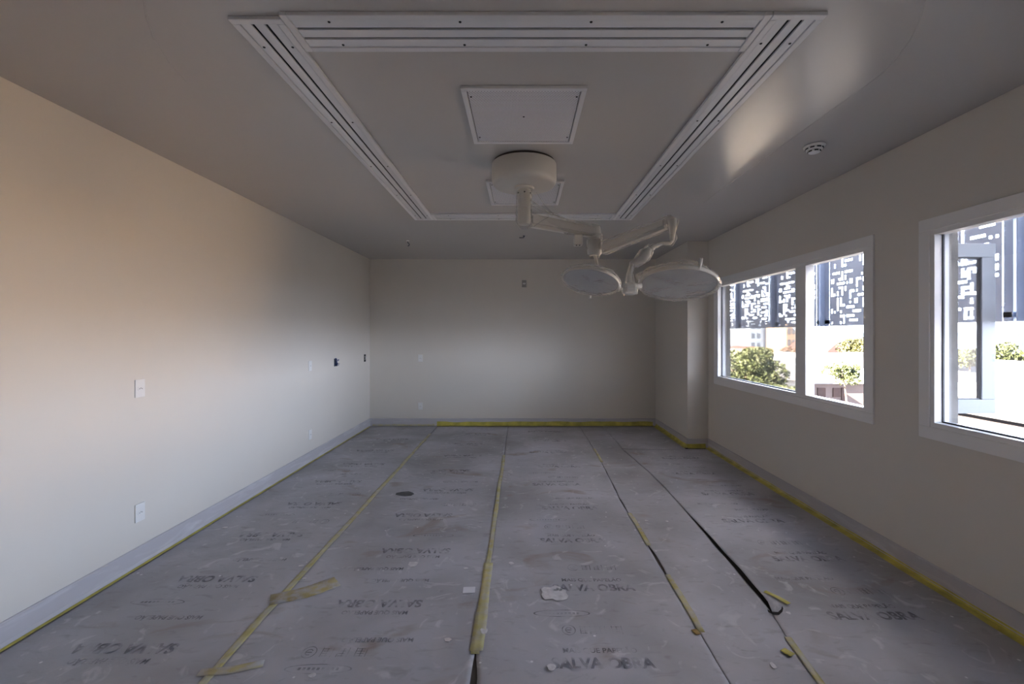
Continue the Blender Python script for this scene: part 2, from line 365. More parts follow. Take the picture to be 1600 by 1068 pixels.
# ------------------------------------------------------------------ windows
def window(name, y0, y1, opened):
    """y1 = far end; wide fixed light at the far side, narrow casement at the near side"""
    W_ = bpy.data.objects.new(name, None); C.objects.link(W_); W_.location = (XR, y0, 0.895); struct(W_)
    off = Vector((-XR, -y0, -0.895))
    def part(nm, bm, m, par=None):
        bmesh.ops.translate(bm, vec=off, verts=bm.verts); return obj(nm, bm, m, par or W_)
    z0, z1 = 0.895, 2.255
    part('architrave', ring(B(), y0, y1, z0, z1, 0.075, XR-0.014, XR+0.001, bev=0.003), 'window_white')
    gy0, gy1 = y0+0.115, y1-0.10; gz0, gz1 = 1.0, 2.165
    my0, my1 = y0+0.79, y0+0.94
    fr = ring(B(), y0+0.072, y1-0.072, z0+0.07, z1-0.07, 0.035, XR-0.006, 2.598, wy=0.03, bev=0.002)
    bx(fr, XR-0.004, 2.605, my0, my1, z0+0.105, z1-0.105, bev=0.003)
    part('frame', fr, 'window_white')
    # fixed light
    part('gasket', ring(B(), my1, gy1, gz0, gz1, 0.008, 2.571, 2.581), 'rubber')
    part('glazing_bead', ring(B(), my1, gy1+0.004, gz0-0.004, gz1+0.004, 0.008, 2.581, 2.612), 'reveal_grey')
    part('pane', box(2.574, 2.578, my1+0.004, gy1-0.004, gz0+0.004, gz1-0.004), 'glass')
    # casement leaf
    lw_ = 0.70; t = 0.045
    H = bpy.data.objects.new('casement', None)
    bm = ring(B(), 0, lw_, gz0-0.03, gz1+0.03, 0.10, 0, t, wy=0.10, bev=0.004)
    g = ring(B(), 0.10, lw_-0.10, gz0+0.07, gz1-0.07, 0.007, t*0.3, t*0.75)
    p = box(t*0.45, t*0.55, 0.104, lw_-0.104, gz0+0.074, gz1-0.074)
    h = B(); bx(h, -0.012, 0, lw_-0.07, lw_-0.035, 1.45, 1.57, bev=0.003); bx(h, -0.03, -0.012, lw_-0.06, lw_-0.045, 1.40, 1.52, bev=0.003)
    mats = []
    if opened: T = Matrix.Translation((2.715, y0+0.05, 0)) @ Matrix.Rotation(-PI/2+0.02, 4, 'Z')
    else: T = Matrix.Translation((2.55, y0+0.10, 0))
    for q in (bm, g, p, h): bmesh.ops.transform(q, matrix=T, verts=q.verts)
    leaf = part('casement', bm, 'casement_grey'); part('gasket', g, 'rubber', leaf); part('pane', p, 'glass', leaf); part('handle', h, 'white_plastic', leaf)
    if opened:
        for zz in (1.17, 1.98):
            part('hinge', box(2.62, 2.72, y0+0.10, y0+0.112, zz-0.035, zz+0.035, bev=0.002), 'rubber')
    return W_
window('window_1', 3.26, 5.96, True)
window('window_2', 0.18, 2.885, False)

# ------------------------------------------------------------------ perforated metal facade panels outside
SX = 3.60; CELL = 0.0245
def perf_mesh(wd, hh, seed):
    rr = random.Random(seed); nx = int(round(wd/CELL)); nz = int(round(hh/CELL))
    hole = set(); block = set()
    shapes = []
    def rect(a, b_): return [(i, j) for i in range(a) for j in range(b_)]
    vert = rect(1, 6); hor = rect(5, 1); sq = rect(2, 2); dot = rect(1, 1)
    L1 = rect(1, 4)+[(1, 0), (2, 0)]; L2 = rect(1, 4)+[(1, 3), (2, 3)]; L3 = [(2, j) for j in range(4)]+[(0, 0), (1, 0)]; L4 = [(2, j) for j in range(4)]+[(0, 3), (1, 3)]
    big = [vert, hor, L1, L2, L3, L4, sq, sq, vert, hor]
    for k in range(620):
        s_ = rr.choice(big) if k < 330 else rr.choice([dot, sq, rect(1, 2)])
        ox = rr.randrange(1, nx-1); oz = rr.randrange(1, nz-1)
        cells = [(ox+i, oz+j) for i, j in s_]
        if any(c in block or c[0] >= nx-1 or c[1] >= nz-1 for c in cells): continue
        for c in cells:
            hole.add(c)
            for i in (-1, 0, 1):
                for j in (-1, 0, 1): block.add((c[0]+i, c[1]+j))
    bm = B(); V = {}
    def v(s_, i, j):
        k = (s_, i, j)
        if k not in V: V[k] = bm.verts.new((0.0 if s_ == 0 else 0.003, i*CELL, j*CELL))
        return V[k]
    for i in range(nx):
        for j in range(nz):
            if (i, j) in hole: continue
            for s_ in (0, 1): bm.faces.new((v(s_, i, j), v(s_, i+1, j), v(s_, i+1, j+1), v(s_, i, j+1)))
            for di, dj, a, b_ in ((-1, 0, (i, j), (i, j+1)), (1, 0, (i+1, j), (i+1, j+1)), (0, -1, (i, j), (i+1, j)), (0, 1, (i, j+1), (i+1, j+1))):
                q = (i+di, j+dj)
                if q in hole or not (0 <= q[0] < nx and 0 <= q[1] < nz): bm.faces.new((v(0, *a), v(0, *b_), v(1, *b_), v(1, *a)))
    return bm
PY = [5.56+1.075*k for k in range(-5, 5)]
pm = None
import_names = {0: 'farthest in the right wall', }
for k, y in enumerate(PY):
    if pm is None:
        pm = obj('facade_panel', perf_mesh(0.83, 1.75, 5), 'panel_paint'); o = pm
    else:
        o = pm.copy(); C.objects.link(o)
    o.location = (SX, y, 1.635)
    vis = {3: 'dark perforated metal facade panel seen through the near window pane', 4: 'dark perforated metal facade panel filling the top of the open casement gap',
           5: 'dark perforated facade panel seen right of centre through the fixed far pane', 6: 'dark perforated facade panel seen left of centre through the fixed far pane',
           7: 'dark perforated facade panel beside the concrete reveal of the far window', 2: 'perforated facade panel past the right edge of the near window view, nearest it',
           1: 'perforated facade panel outside the near window, level with the camera', 0: 'perforated facade panel at the end of the row behind the camera',
           8: 'perforated facade panel outside the corner column, past the far window', 9: 'last perforated facade panel at the far end of the row'}
    tag(o, vis.get(k, 'dark perforated metal facade panel hidden past the windows in the hanging row'), 'panel', 'perforated panels hanging outside the windows')
ch = None
for k, y in enumerate(PY):
    y0 = y+0.83
    if ch is None:
        bm = B(); bx(bm, 0, 0.004, 0.01, 0.10, 0, 1.75); bx(bm, -0.05, 0.0, 0.09, 0.10, 0, 1.75); bx(bm, 0, 0.004, 0.14, 0.235, 0, 1.75); bx(bm, -0.03, 0.0, 0.14, 0.15, 0, 1.75)
        bx(bm, 0, 0.03, 0.005, 0.24, 0.03, 0.07); bx(bm, 0, 0.03, 0.005, 0.24, 0.75, 0.78)
        ch = obj('panel_post', bm, 'channel_metal'); o = ch
    else:
        o = ch.copy(); C.objects.link(o)
    o.location = (SX, y0, 1.635)
    lab = {2: 'slit steel post at the right edge of the panel in the near window', 3: 'slit steel post between panels, behind the wall between both windows',
           4: 'slit steel post beside the mullion in the open casement gap', 0: 'slit steel post at the camera end of the facade row', 1: 'slit steel post outside the near window level with the camera', 7: 'slit steel post outside the corner column wall', 8: 'slit steel post near the far end of the facade row', 9: 'last slit steel post at the far end of the facade row',
           5: 'slit steel post between two perforated panels mid far pane', 6: 'slit steel post left of the perforated panels in the far pane'}
    tag(o, lab.get(k, 'slit steel post of the hanging facade, out past the windows'), 'post', 'steel posts between the perforated panels')

# ------------------------------------------------------------------ ceiling diffusers
def diffuser(loc, length, wd, label, rotz=0, screws=None, nscr=5):
    T = thing('linear_diffuser', label, 'air diffuser', loc, rotz, 'slot diffusers forming a rectangle on the ceiling')
    fl = 0.030; L_ = length; W2 = wd/2
    bm = B()
    bx(bm, -W2, W2, 0, fl, -0.016, 0, bev=0.004); bx(bm, -W2, W2, L_-fl, L_, -0.016, 0, bev=0.004)
    bx(bm, -W2, -W2+fl, fl, L_-fl, -0.016, 0, bev=0.004); bx(bm, W2-fl, W2, fl, L_-fl, -0.016, 0, bev=0.004)
    obj('frame', bm, 'frame_metal', T)
    obj('backing', box(-W2+fl, W2-fl, fl, L_-fl, -0.003, -0.001), 'slot_black', T)
    iw = wd-2*fl-0.004; gap = 0.014; sw = (iw-2*gap)/3
    for i in range(3):
        a = -iw/2+i*(sw+gap); obj('slat', box(a, a+sw, fl+0.002, L_-fl-0.002, -0.012, -0.004, bev=0.0015), 'white_metal', T)
    for i in range(nscr):
        yy = 0.18+i*(L_-0.36)/(nscr-1)
        for sx in (-1, 1):
            bm = B(); lathe(bm, [(0, -0.0145), (0.005, -0.014), (0.006, -0.012), (0, -0.012)], (sx*(iw/2-0.012), yy, 0), 10); obj('screw', bm, 'black', T)
    return T
diffuser((-1.058, 1.80, ZC), 3.17, 0.212, 'long white slot diffuser running along the left side of the ceiling')
diffuser((1.090, 1.775, ZC), 3.19, 0.212, 'long white slot diffuser running along the window side of the ceiling')
diffuser((0.982, 1.892, ZC), 1.932, 0.232, 'white slot diffuser crossing the ceiling nearest the camera', rotz=PI/2, nscr=4)
diffuser((0.982, 4.857, ZC), 1.932, 0.232, 'white slot diffuser crossing the ceiling behind the surgical light mount', rotz=PI/2, nscr=4)

def grille(loc, wx, wy, label):
    T = thing('ceiling_grille', label, 'air grille', loc, 0, 'perforated square grilles in the ceiling')
    f = 0.028; bm = B()
    bx(bm, -wx/2, wx/2, 0, f, -0.018, 0, bev=0.004); bx(bm, -wx/2, wx/2, wy-f, wy, -0.018, 0, bev=0.004)
    bx(bm, -wx/2, -wx/2+f, f, wy-f, -0.018, 0, bev=0.004); bx(bm, wx/2-f, wx/2, f, wy-f, -0.018, 0, bev=0.004)
    obj('frame', bm, 'frame_metal', T)
    obj('plenum', box(-wx/2+f, wx/2-f, f, wy-f, -0.003, -0.001), 'slot_black', T)
    obj('perforated_plate', box(-wx/2+f+0.004, wx/2-f-0.004, f+0.004, wy-f-0.004, -0.012, -0.006), 'perforated', T)
    for xx, yy in ((-wx/2+0.045, 0.09), (wx/2-0.045, 0.09), (-wx/2+0.045, wy-0.09), (wx/2-0.045, wy-0.09), (0.0, wy*0.46)):
        bm = B(); lathe(bm, [(0, -0.0145), (0.005, -0.014), (0.006, -0.012), (0, -0.012)], (xx, yy, 0), 10); obj('screw', bm, 'black', T)
grille((0.012, 2.303, ZC), 0.645, 0.672, 'perforated square ceiling grille in front of the surgical light mount')
grille((0.029, 3.717, ZC), 0.645, 0.672, 'perforated square ceiling grille half hidden behind the surgical light mount')

# smoke detector
T = thing('smoke_detector', 'round white smoke detector on the ceiling above the windows', 'smoke detector', (1.955, 3.04, ZC))
bm = B(); lathe(bm, [(0, 0), (0.064, 0), (0.066, -0.006), (0.062, -0.014), (0.0, -0.014)], seg=40); obj('base', bm, 'white_plastic', T, True)
bm = B(); lathe(bm, [(0.048, -0.014), (0.050, -0.028), (0.046, -0.034), (0, -0.034)], seg=40); obj('body', bm, 'white_plastic', T, True)
for k in range(8):
    a = 2*PI*k/8; bm = B(); bx(bm, 0.046, 0.053, -0.012, 0.012, -0.026, -0.019)
    bmesh.ops.rotate(bm, cent=(0, 0, 0), matrix=Matrix.Rotation(a, 3, 'Z'), verts=bm.verts); obj('vent_slot', bm, 'black', T)
bm = B(); lathe(bm, [(0.034, -0.034), (0.036, -0.046), (0.030, -0.050), (0, -0.050)], seg=32); obj('cap', bm, 'white_plastic', T, True)
for k in range(6):
    a = 2*PI*k/6+0.3; bm = B(); bx(bm, 0.031, 0.038, -0.011, 0.011, -0.045, -0.037)
    bmesh.ops.rotate(bm, cent=(0, 0, 0), matrix=Matrix.Rotation(a, 3, 'Z'), verts=bm.verts); obj('vent_slot', bm, 'black', T)
# little things in the ceiling further back
T = thing('ceiling_hook', 'small dark wire hook on the ceiling near the left rear', 'hook', (-1.53, 6.12, ZC))
bm = B(); lathe(bm, [(0, 0), (0.02, 0), (0.018, -0.008), (0, -0.010)], seg=16); obj('rose', bm, 'white_plastic', T)
bm = B(); tube(bm, [(0, 0, -0.008), (0, 0, -0.03), (0.018, 0, -0.045), (0.018, 0, -0.065), (0.0, 0, -0.075)], 0.005, 8); obj('hook_wire', bm, 'wire_dark', T)
T = thing('cable_stub', 'short black cable stub poking from the ceiling below the lamp shaft', 'cable', (0.03, 5.82, ZC))
bm = B(); lathe(bm, [(0, 0), (0.012, 0), (0.012, -0.012), (0, -0.012)], seg=12); obj('sleeve', bm, 'wire_dark', T)
bm = B(); tube(bm, [(0, 0, -0.01), (0.0, 0, -0.024), (-0.03, 0, -0.026), (-0.06, 0, -0.026)], 0.006, 8); obj('cable_end', bm, 'wire_dark', T)

# ------------------------------------------------------------------ surgical light
SL = thing('surgical_light', 'ceiling mounted double surgical light with jointed arms wrapped in clear plastic', 'surgical light', (0.018, 3.337, ZC))
base = Vector(SL.location)
def part(name, bm, m, parent=None, smooth=False):
    bmesh.ops.translate(bm, vec=-base, verts=bm.verts)
    return obj(name, bm, m, parent or SL, smooth)
def smooth_angle(o, deg=40):
    me = o.data
    for p in me.polygons: p.use_smooth = True
    bm = bmesh.new(); bm.from_mesh(me)
    for ed in bm.edges:
        if len(ed.link_faces) == 2 and ed.calc_face_angle(0) > math.radians(deg): ed.smooth = False
    bm.to_mesh(me); bm.free(); return o
cx, cy = base.x, base.y
bm = B(); lathe(bm, [(0, 2.8), (0.222, 2.8), (0.222, 2.775), (0, 2.775)], (cx, cy, 0), 64); part('mount_ring', bm, 'recess_dark')
bm = B(); lathe(bm, [(0, 2.781), (0.234, 2.781), (0.237, 2.776), (0.237, 2.67), (0.233, 2.645), (0.222, 2.628), (0.20, 2.620), (0, 2.618)], (cx, cy, 0), 72); smooth_angle(part('canopy', bm, 'enamel'))
bm = B(); lathe(bm, [(0.052, 2.64), (0.075, 2.612), (0.07, 2.60), (0.047, 2.598), (0.047, 2.47), (0.050, 2.468), (0.050, 2.46), (0.047, 2.458), (0.047, 2.36), (0.042, 2.345), (0.0, 2.338)], (cx, cy, 0), 40); smooth_angle(part('shaft', bm, 'enamel'))
for k in range(5):
    a = -2.6+k*1.1; bm = B(); bmesh.ops.create_icosphere(bm, subdivisions=2, radius=0.006, matrix=Matrix.Translation((cx+0.05*math.cos(a), cy+0.05*math.sin(a), 2.57))); part('bolt', bm, 'black')
def P(px, py, Y): return Vector(((px-815)/F*Y, Y, CZ+(522-py)/F*Y))
J0 = Vector((cx, cy, 2.385)); J1 = P(929, 362, 3.72)
J1.z = 2.375
bm = B(); beam(bm, J0+(J1-J0)*0.06, J1, 0.075, 0.085, 0.075, 0.014); smooth_angle(part('extension_arm', bm, 'enamel'), 60)
bm = B(); beam(bm, J0+(J1-J0)*0.09+Vector((0, 0, -0.045)), J1+Vector((0, 0, -0.041)), 0.05, 0.012, None, 0.003); part('cable_cover', bm, 'enamel')
bm = B(); lathe(bm, [(0, 0.05), (0.045, 0.048), (0.048, 0.03), (0.048, -0.05), (0.045, -0.055), (0.058, -0.065), (0.062, -0.10), (0.058, -0.175), (0.045, -0.19), (0, -0.192)], J1, 36); smooth_angle(part('elbow_joint', bm, 'enamel'))
K = P(904, 374, 3.62); bm = B(); bx(bm, K.x-0.04, K.x+0.03, K.y-0.04, K.y+0.04, K.z-0.05, K.z+0.035, bev=0.012); part('brake_box', bm, 'enamel')
for dx in (-0.02, 0.005):
    bm = B(); bmesh.ops.create_icosphere(bm, subdivisions=1, radius=0.007, matrix=Matrix.Translation((K.x+dx, K.y-0.03, K.z-0.05))); part('bolt', bm, 'black')
# second arm, rising towards the camera and the windows
E0 = P(944, 387, 3.68); E1 = P(1043, 348, 3.10)
bm = B(); beam(bm, E0, E1, 0.06, 0.075, 0.062, 0.014); smooth_angle(part('spring_arm', bm, 'enamel'), 60)
bm = B(); beam(bm, E0+Vector((0, 0, -0.040)), E1+Vector((0, 0, -0.034)), 0.045, 0.010, None, 0.003); part('cable_cover', bm, 'enamel')
E2 = P(1051, 352, 3.05)
bm = B(); tube(bm, [P(1043, 343, 3.08), P(1050, 345, 3.06), P(1051, 356, 3.05), P(1050, 376, 3.05)], [0.030, 0.032, 0.024, 0.014], 18); part('end_joint', bm, 'enamel', smooth=True)
# link to the right-hand head
bm = B(); tube(bm, [P(1050, 376, 3.05), P(1047, 380, 3.05), P(1035, 380, 3.05), P(1022, 385, 3.04), P(1013, 391, 3.04)], [0.012, 0.012, 0.011, 0.012, 0.014], 12); part('link_rod', bm, 'enamel', smooth=True)
bm = B(); tube(bm, [P(1015, 388, 3.04), P(1009, 396, 3.04), P(1003, 404, 3.04), P(992, 409, 3.04), P(985, 412, 3.04)], [0.020, 0.036, 0.034, 0.020, 0.012], 16, jit=0.05); part('swivel_joint', bm, 'enamel', smooth=True)
bm = B(); tube(bm, [P(988, 411, 3.04), P(985, 420, 3.04), P(983, 430, 3.04), P(984, 442, 3.04)], [0.013, 0.015, 0.017, 0.018], 12); part('yoke_stem', bm, 'enamel', smooth=True)
bm = B(); q = P(984, 450, 3.04); bx(bm, q.x-0.042, q.x+0.042, q.y-0.04, q.y+0.04, q.z-0.042, q.z+0.034, bev=0.016); part('yoke_block', bm, 'enamel')
bm = B(); tube(bm, [P(990, 447, 3.04), P(1002, 446, 3.05)], [0.02, 0.018], 12); part('yoke_pin', bm, 'enamel', smooth=True)

def head(c, R, tilt, roll, rim_handle, hinge_ang, seed):
    """lamp head: shallow round dish, glowing face down; tilt towards the camera, roll to the right"""
    rot = Matrix.Rotation(math.radians(roll), 4, 'Y') @ Matrix.Rotation(-math.radians(tilt), 4, 'X')
    T = Matrix.Translation(c) @ rot
    def pp(name, bm, m, parent=None, sm=True):
        bmesh.ops.transform(bm, matrix=T, verts=bm.verts)
        o = part(name, bm, m, parent); return smooth_angle(o) if sm else o
    bm = B(); lathe(bm, [(0, 0.055), (R*0.35, 0.055), (R*0.55, 0.047), (R*0.9, 0.030), (R*0.985, 0.014), (R, 0.0), (R*0.985, -0.010), (R*0.955, -0.010), (R*0.95, 0.0), (0, 0.0)], seg=72)
    H = pp('lamp_head', bm, 'enamel')
    bm = B(); lathe(bm, [(R*0.945, -0.002), (R*0.93, -0.007), (R*0.6, -0.010), (0, -0.011)], seg=72); pp('lens', bm, 'lens', H)
    bm = B(); lathe(bm, [(R*0.955, -0.009), (R*0.945, -0.011), (R*0.93, -0.009), (R*0.945, -0.006), (R*0.955, -0.009)], seg=72); pp('gasket', bm, 'grey_plastic', H)
    a = math.radians(rim_handle); d = Vector((math.cos(a), math.sin(a), 0))
    if d.y < 0: pts = [d*R*0.97, d*R*1.02+Vector((0, 0, 0.03)), d*R*1.03+Vector((0, 0, 0.065))]
    else: pts = [d*R*0.97, d*R*1.03+Vector((0, 0, -0.012)), d*R*1.05+Vector((0, 0, -0.045))]
    bm = B(); tube(bm, pts, [0.008, 0.010, 0.012], 10); pp('grip', bm, 'enamel', H)
    a = math.radians(hinge_ang); d = Vector((math.cos(a), math.sin(a), 0)); n_ = d.cross(Vector((0, 0, 1)))
    bm = B(); tube(bm, [d*R*0.86+Vector((0, 0, 0.03)), d*R*1.0+Vector((0, 0, 0.022)), d*R*1.14+Vector((0, 0, 0.0))], [0.018, 0.024, 0.020], 12); pp('hinge_block', bm, 'enamel', H)
    # clear plastic cover pulled over the head
    rr = random.Random(seed); bm = B(); seg = 60; rings = []
    for r_, z in ((0, 0.085), (R*0.5, 0.078), (R*0.9, 0.055), (R*1.03, 0.02), (R*1.055, -0.005), (R*1.02, -0.022), (R*0.85, -0.028), (R*0.45, -0.024), (0, -0.022)):
        rings.append((r_, z))
    lathe(bm, rings, seg=seg)
    for v in bm.verts:
        k = noise.noise(Vector((v.co.x*9+seed, v.co.y*9, v.co.z*9))); v.co += Vector((v.co.x, v.co.y, 0)).normalized()*k*0.012+Vector((0, 0, k*0.012)) if v.co.length > 1e-4 else Vector()
    pp('plastic_cover', bm, 'film', H)
    return T
TL = head(P(923, 439, 3.80), 0.238, 17, 13, 78, 8, 3)
TR = head(P(1060, 443, 3.05), 0.252, 17, 7, 280, 185, 11)
# stem from the elbow down to the left head
top = J1+Vector((0.0, 0, -0.185)); hc = TL @ Vector((0.04, 0, 0.05))
bm = B(); tube(bm, [top, top*0.6+hc*0.4+Vector((0.015, 0, 0)), hc], [0.014, 0.011, 0.012], 12); part('drop_stem', bm, 'enamel', smooth=True)
hp = TL @ Vector((-0.02, 0.05, 0.10)); bm = B(); tube(bm, [TL @ Vector((-0.02, 0.05, 0.03)), hp], 0.006, 8); part('locking_pin', bm, 'enamel')
# plastic wrap around the arms
def wrap(pts, rads, seed, squash=1.0):
    bm = B(); fine = []; fr = []
    for i in range(len(pts)-1):
        for k in range(6): t_ = k/6; fine.append(Vector(pts[i]).lerp(Vector(pts[i+1]), t_)); fr.append(rads[i]*(1-t_)+rads[i+1]*t_)
    fine.append(Vector(pts[-1])); fr.append(rads[-1])
    tube(bm, fine, fr, 18, squash, False, 0.07, seed)
    return part('plastic_wrap', bm, 'film', smooth=True)
wrap([J0+Vector((0, 0, 0.20)), J0+Vector((0.0, 0, 0.09)), J0+Vector((0, 0, -0.02)), J0+Vector((0, 0, -0.07))], [0.058, 0.058, 0.060, 0.03], 1)
wrap([J0+Vector((0.02, 0, 0.13)), J0+(J1-J0)*0.30+Vector((0, 0, 0.03)), J0+(J1-J0)*0.6, J1+Vector((0.02, 0, 0.01))], [0.03, 0.056, 0.062, 0.058], 2, 0.9)
wrap([J1+Vector((0, 0, -0.02)), J1+Vector((0, 0, -0.12)), J1+Vector((0, 0, -0.21))], [0.062, 0.068, 0.04], 3)
wrap([E0, E0.lerp(E1, 0.5), E1+Vector((0.01, -0.03, 0))], [0.058, 0.055, 0.048], 4)
wrap([P(1051, 344, 3.05), P(1050, 365, 3.05), P(1054, 372, 3.05), P(1048, 381, 3.05), P(1034, 379, 3.05), P(1018, 387, 3.04)], [0.04, 0.022, 0.018, 0.018, 0.014, 0.022], 5)
wrap([P(1018, 385, 3.04), P(1008, 398, 3.04), P(994, 410, 3.04), P(985, 413, 3.04)], [0.026, 0.048, 0.034, 0.016], 6)
wrap([P(989, 410, 3.04), P(984, 425, 3.04), P(984, 440, 3.04), P(984, 452, 3.04), P(985, 461, 3.04)], [0.018, 0.020, 0.035, 0.058, 0.045], 7)
for pts in ([(838, 300), (852, 322), (866, 336)], [(832, 322), (848, 330), (870, 334), (900, 350)], [(834, 354), (845, 346), (858, 338)]):
    bm = B(); tube(bm, [P(a, b_, 3.32) for a, b_ in pts], [0.004, 0.007, 0.005, 0.004][:len(pts)], 6, 0.5); part('plastic_fold', bm, 'film', smooth=True)

# ------------------------------------------------------------------ wall plates
def plate(loc, facing, label, kind='socket', body='white_plastic'):
    """facing: rotation about Z that turns local +Y (out of the wall) into the room"""
    T = thing('wall_outlet', label, 'wall outlet', loc, facing, 'electrical plates on the walls')
    obj('plate', box(-0.0375, 0.0375, 0, 0.009, -0.059, 0.059, bev=0.003), body, T)
    obj('socket_module', box(-0.022, 0.022, 0.009, 0.0115, -0.013, 0.013, bev=0.001), 'white_plastic' if body != 'white_plastic' else 'white_plastic', T)
    for dx in (-0.010, 0.0, 0.010):
        bm = B(); lathe(bm, [(0, 0), (0.0028, 0), (0.0028, 0.0006), (0, 0.0006)], seg=10)
        bmesh.ops.rotate(bm, cent=(0, 0, 0), matrix=Matrix.Rotation(-PI/2, 3, 'X'), verts=bm.verts)
        bmesh.ops.translate(bm, vec=(dx, 0.0115, 0.002 if dx == 0 else -0.002), verts=bm.verts); obj('pin_hole', bm, 'black', T)
    return T
LW = -PI/2
plate((XL, 3.035, 1.18), LW, 'white wall outlet on the left wall, upper of the nearest pair')
plate((XL, 3.035, 0.355), LW, 'white wall outlet low on the left wall, lower of the nearest pair')
plate((XL, 5.48, 1.16), LW, 'small white wall outlet farther down the left wall at mid height')
plate((XL, 5.48, 0.335), LW, 'white wall outlet far down the left wall just above the skirting')
plate((-1.70, YB, 1.14), PI, 'white wall outlet on the back wall at mid height')
plate((-1.70, YB, 0.335), PI, 'white wall outlet on the back wall just above the skirting')
plate((0.043, YB, 2.39), PI, 'grey wall outlet high on the middle of the back wall', body='grey_plastic')
# open box with blue wires
T = thing('cable_box', 'open wall box with a tangle of blue wires on the far left wall', 'cable box', (XL, 6.23, 1.165), LW)
obj('box_rim', box(-0.042, 0.042, 0, 0.003, -0.062, 0.045, bev=0.001), 'wire_dark', T)
for k in range(7):
    rr = random.Random(k+20); pts = [(rr.uniform(-0.03, 0.03), 0.002, rr.uniform(-0.04, 0.035))]
    for j in range(4): pts.append((pts[-1][0]*0.6+rr.uniform(-0.03, 0.03), 0.012+0.02*j*rr.random(), pts[-1][2]*0.6+rr.uniform(-0.035, 0.03)))
    bm = B(); tube(bm, pts, 0.004, 7); obj('wire', bm, 'wire_blue' if k % 3 else 'wire_dark', T)
T = thing('junction_box', 'open black junction box on the left wall beside the back corner', 'junction box', (XL, 7.40, 1.155), LW)
bm = B(); 
for a in ((-0.038, 0.038, 0.045, 0.060), (-0.038, 0.038, -0.060, -0.045), (-0.038, -0.028, -0.045, 0.045), (0.028, 0.038, -0.045, 0.045)): bx(bm, a[0], a[1], 0, 0.004, a[2], a[3])
obj('box_rim', bm, 'black', T); obj('box_inside', box(-0.028, 0.028, 0, 0.0015, -0.045, 0.045), 'black', T)
bm = B(); tube(bm, [(0.01, 0.002, -0.02), (0.0, 0.02, -0.008), (-0.012, 0.022, 0.0), (0.0, 0.02, 0.010), (0.01, 0.002, 0.02)], 0.005, 8); obj('cable_loop', bm, 'white_plastic', T)

# ------------------------------------------------------------------ cardboard floor protection
def edge_wave(x0, amp, seed, extra=None):
    return lambda y: x0+amp*noise.noise(Vector((y*1.3, seed, 0)))+amp*0.5*noise.noise(Vector((y*5.1, seed+9, 0)))+(extra(y) if extra else 0)
def smooth(a, b_, v):
    t_ = max(0, min(1, (v-a)/(b_-a))); return t_*t_*(3-2*t_)
def sheet(label, fl, fr, y0, y1, seed, lift=None, z0=0.003):
    ny = int((y1-y0)/0.06); nx = 26; bm = B(); G = []
    for j in range(ny+1):
        y = y0+(y1-y0)*j/ny; a, b_ = fl(y), fr(y); row = []
        for i in range(nx+1):
            u = i/nx; u = u*u*(3-2*u)*0.5+u*0.5; x_ = a+(b_-a)*u
            z = z0+0.0016*(1+noise.noise(Vector((x_*2.5, y*2.0, seed))))+0.0008*(1+noise.noise(Vector((x_*9, y*8, seed))))
            if lift: z += lift(x_-a, b_-x_, y)
            row.append(bm.verts.new((x_, y, z)))
        G.append(row)
    for j in range(ny):
        for i in range(nx): bm.faces.new((G[j][i], G[j][i+1], G[j+1][i+1], G[j+1][i]))
    o = obj('cardboard_sheet', bm, 'cardboard', None, True)
    md = o.modifiers.new('thick', 'SOLIDIFY'); md.thickness = 0.002; md.offset = -1
    return tag(o, label, 'floor covering', 'cardboard sheets covering the floor')
s1r = edge_wave(-1.405, 0.010, 1); s2l = lambda y: s1r(y)+0.004
s2r = edge_wave(-0.225, 0.008, 2); s3l = lambda y: s2r(y)+0.003+0.028*max(0, smooth(2.25, 2.0, y))
gap3 = lambda y: 0.004+0.016*smooth(3.35, 3.2, y)*smooth(2.86, 2.98, y)+0.012*smooth(3.9, 4.05, y)*smooth(5.4, 5.2, y)*abs(noise.noise(Vector((y*2.3, 4, 4))))*2
s3r = edge_wave(0.915, 0.012, 3, lambda y: 0.05*smooth(4.0, 6.0, y)); s4l = lambda y: s3r(y)+gap3(y)
def seam4(y): return 1.30+0.085*smooth(2.0, 2.7, y)+0.04*smooth(2.7, 4.5, y)-0.08*smooth(4.6, 6.2, y)+0.008*noise.noise(Vector((y*2.4, 8, 1)))
s4r = lambda y: seam4(y)+0.010
def lift5(dl, dr, y):
    a = 0.022*smooth(2.46, 2.60, y)*(1-smooth(2.75, 4.4, y)*0.85)*smooth(5.6, 4.2, y)*(1+0.35*noise.noise(Vector((y*4, 3, 3))))
    return a*math.exp(-(dl/0.085)**1.3)+0.0025
s5l = lambda y: seam4(y)+0.004+0.018*smooth(2.44, 2.6, y)*smooth(4.4, 3.0, y)
NY = -1.1
sh = []
sh.append(sheet('stained cardboard floor sheet running along the foot of the left wall', lambda y: -2.515, s1r, NY, 7.60, 11))
sh.append(sheet('cardboard floor sheet between the left wall sheet and the centre seam', s2l, s2r, NY, 7.56, 12))
sh.append(sheet('cardboard floor sheet under the surgical light with a white torn patch', s3l, s3r, NY, 7.56, 13))
sh.append(sheet('narrow cardboard floor sheet beside the raised dark edge', s4l, s4r, NY, 7.56, 14))
sh.append(sheet('cardboard floor sheet below the windows with its edge lifted', s5l, lambda y: 2.490, NY, 6.08, 15, lift5, z0=0.004))
sheet('short cardboard floor sheet in the far corner beside the column', s5l, lambda y: 2.195, 6.085, 7.56, 16, None, z0=0.004)

